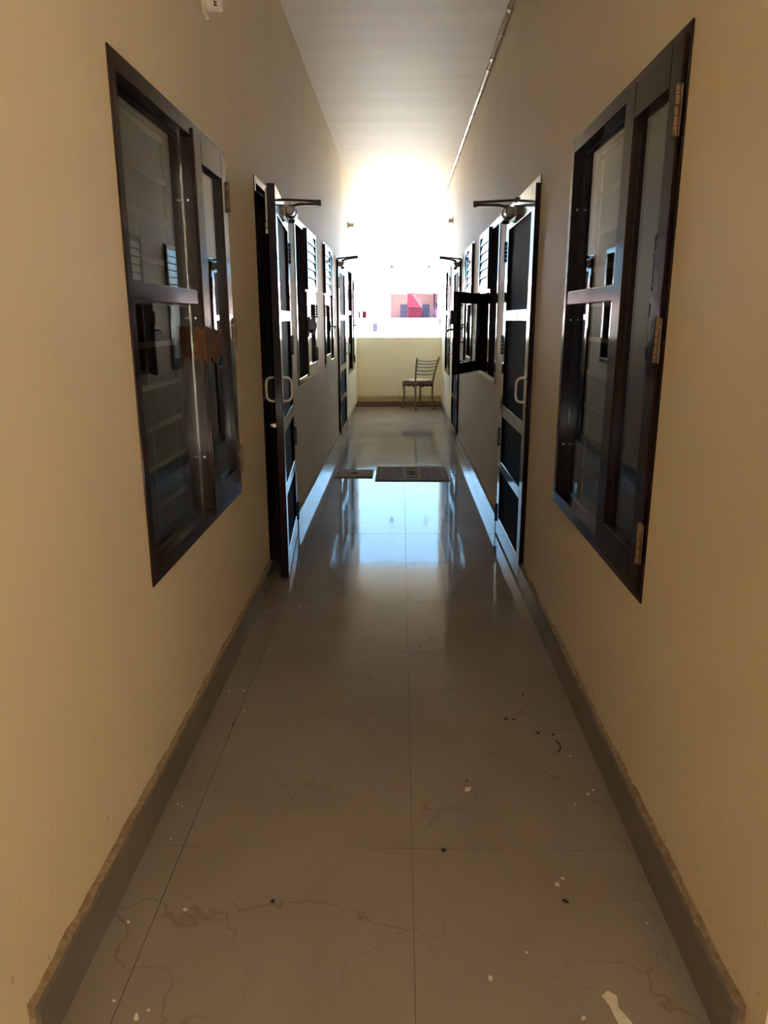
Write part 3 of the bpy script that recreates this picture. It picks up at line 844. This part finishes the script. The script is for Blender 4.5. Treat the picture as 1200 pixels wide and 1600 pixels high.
for k in range(7):
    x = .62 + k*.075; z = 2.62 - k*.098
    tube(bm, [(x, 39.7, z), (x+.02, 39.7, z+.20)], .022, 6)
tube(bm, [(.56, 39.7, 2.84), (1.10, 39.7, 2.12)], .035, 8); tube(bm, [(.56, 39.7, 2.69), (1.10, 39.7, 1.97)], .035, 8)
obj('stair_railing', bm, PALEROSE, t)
t = thing('outbuilding', 'low white outbuilding with one small window, beside the pink house', 'building', (-2, 37.6, -3.4))
bm = NB()
for a in ((-4.5, -2.10, 37.4, 39.5, -3.4, 1.95), (-1.68, -1.15, 37.4, 39.5, -3.4, 1.95), (-2.10, -1.68, 37.4, 39.5, -3.4, 1.34), (-2.10, -1.68, 37.4, 39.5, 1.76, 1.95), (-2.10, -1.68, 38.0, 39.5, 1.34, 1.76)): bx(bm, *a)
obj('wall', bm, EXT, t)
bm = NB(); bx(bm, -4.6, -1.05, 37.25, 39.49, 1.95, 2.02); obj('roof', bm, PINKW, t)
bm = NB(); bx(bm, -2.10, -1.68, 37.95, 38.0, 1.34, 1.76); wp = obj('window_panel', bm, ROSE, t)
bm = NB(); bx(bm, -2.02, -1.90, 37.80, 37.83, 1.34, 1.72); obj('window_shutter', bm, EXT, t)
t = thing('boundary_wall', 'white boundary wall with painted notices across the gap', 'wall', (0, 36, -3.4))
bm = NB(); bx(bm, -14, 14, 36, 36.2, -3.4, 1.43); obj('wall', bm, EXT, t)
for nm, m1, m2, a in (('violet', LILAC, VIOLET, (-1.335, -1.10, .82, 1.20)), ('grey', ASHPAINT, GREYPAINT, (1.775, 1.955, 1.17, 1.41))):
    bm = NB(); bx(bm, a[0], a[1], 35.985, 36.0, a[2], a[3]); pn = obj('painted_notice', bm, m1, t)
    bm = NB(); k = 0; z = a[3] - .05; rr = random.Random(2)
    while z > a[2] + .03:
        x = a[0] + .02
        while x < a[1] - .05:
            w_ = rr.uniform(.03, .07); bx(bm, x, min(x+w_, a[1]-.015), 35.975, 35.985, z-.018, z+.018); x += w_+.02
        z -= .072
    obj('worn_brush_strokes', bm, m2, pn)

# ------------------------------------------------------------------ litter on the floor
def flake(name, m, x, y, r, label, cat, group, elong=1.0, h=.0016):
    bm = NB(); n = 9; a0 = random.uniform(0, 6.28); A, B = [], []
    for k in range(n):
        a = 2*math.pi*k/n; q = r*random.uniform(.55, 1.1)
        u, v = q*math.cos(a)*elong, q*math.sin(a)
        px, py = x + u*math.cos(a0) - v*math.sin(a0), y + u*math.sin(a0) + v*math.cos(a0)
        A.append(bm.verts.new((px, py, .0006))); B.append(bm.verts.new((x+(px-x)*.8, y+(py-y)*.8, .0006+h)))
    bm.faces.new(A); bm.faces.new(B)
    for k in range(n): bm.faces.new((A[k], A[(k+1) % n], B[(k+1) % n], B[k]))
    o = obj(name, bm, m); tag(o, label, cat, group); return o
for x, y, r in ((-.60, 2.57, .008), (-.66, 2.57, .010), (-.57, 2.42, .006), (-.655, 1.88, .006), (-.64, 1.87, .005), (-.63, 1.73, .005), (-.52, 1.48, .008),
             (-.645, 1.44, .007), (-.60, 1.23, .006), (-.54, 1.195, .010), (-.52, 1.21, .006), (.57, 1.95, .008), (.59, 1.97, .007),
             (.52, 1.90, .005), (.40, 1.58, .012), (.42, 1.60, .010), (.20, 1.30, .009), (.29, 1.37, .005), (.38, 1.21, .008), (.59, 1.46, .006),
             (-.50, 3.44, .008), (-.62, 3.25, .006), (-.64, 3.37, .007), (-.213, 3.674, .014), (-.29, 3.654, .010), (.56, 2.15, .007), (.59, 2.12, .006)):
    flake('plaster_fleck', FLECK, x, y, r*.65, 'small white plaster fleck lying on the tiles', 'plaster fleck', 'plaster flecks scattered on the floor', random.uniform(1, 1.6))
flake('plaster_fleck', FLECK, .21, 1.97, .011, 'lone white plaster fleck in the middle of the floor', 'plaster fleck', 'plaster flecks scattered on the floor', 1.5)
for x, y, r, e in ((.48, 2.29, .008, 2.6), (.53, 2.28, .007, 2.4), (.38, 2.38, .007, 3.0), (.41, 2.375, .006, 2), (.44, 2.43, .006, 1.8),
                (.47, 2.56, .006, 2.0), (.21, 2.01, .005, 1.4), (.41, 1.525, .009, 1.8), (-.31, 1.51, .008, 1.3), (-.59, 2.33, .006, 1.8), (.09, 2.98, .006, 1.5),
                (.12, 1.70, .011, 1.6)):
    flake('leaf_scrap', DEBRIS, x, y, r*.62, 'dark dry leaf scrap on the tiles', 'leaf scrap', 'dry leaf scraps scattered on the floor', e, .003)
bm = NB(); tube(bm, bez([(.530, 2.235, .004), (.538, 2.215, .005), (.537, 2.190, .005), (.524, 2.170, .004)], 5), .0024, 6)
tag(obj('leaf_scrap', bm, DEBRIS), 'curled dark twig like scrap near the conduit wall skirting', 'leaf scrap', 'dry leaf scraps scattered on the floor')
bm = NB(); pts = [(.430, 1.262), (.447, 1.275), (.462, 1.262), (.458, 1.235), (.474, 1.205), (.487, 1.17), (.470, 1.15), (.452, 1.17), (.446, 1.205), (.440, 1.24)]
A = [bm.verts.new((x, y, .0006)) for x, y in pts]; B = [bm.verts.new((x, y, .0018)) for x, y in pts]
bm.faces.new(A); bm.faces.new(B)
for k in range(len(pts)): bm.faces.new((A[k], A[(k+1) % len(pts)], B[(k+1) % len(pts)], B[k]))
tag(obj('plaster_splash', bm, FLECK), 'long white plaster splash dried on the floor', 'plaster splash')

for o in list(bpy.data.objects):
    if '_o' in o: del o['_o']
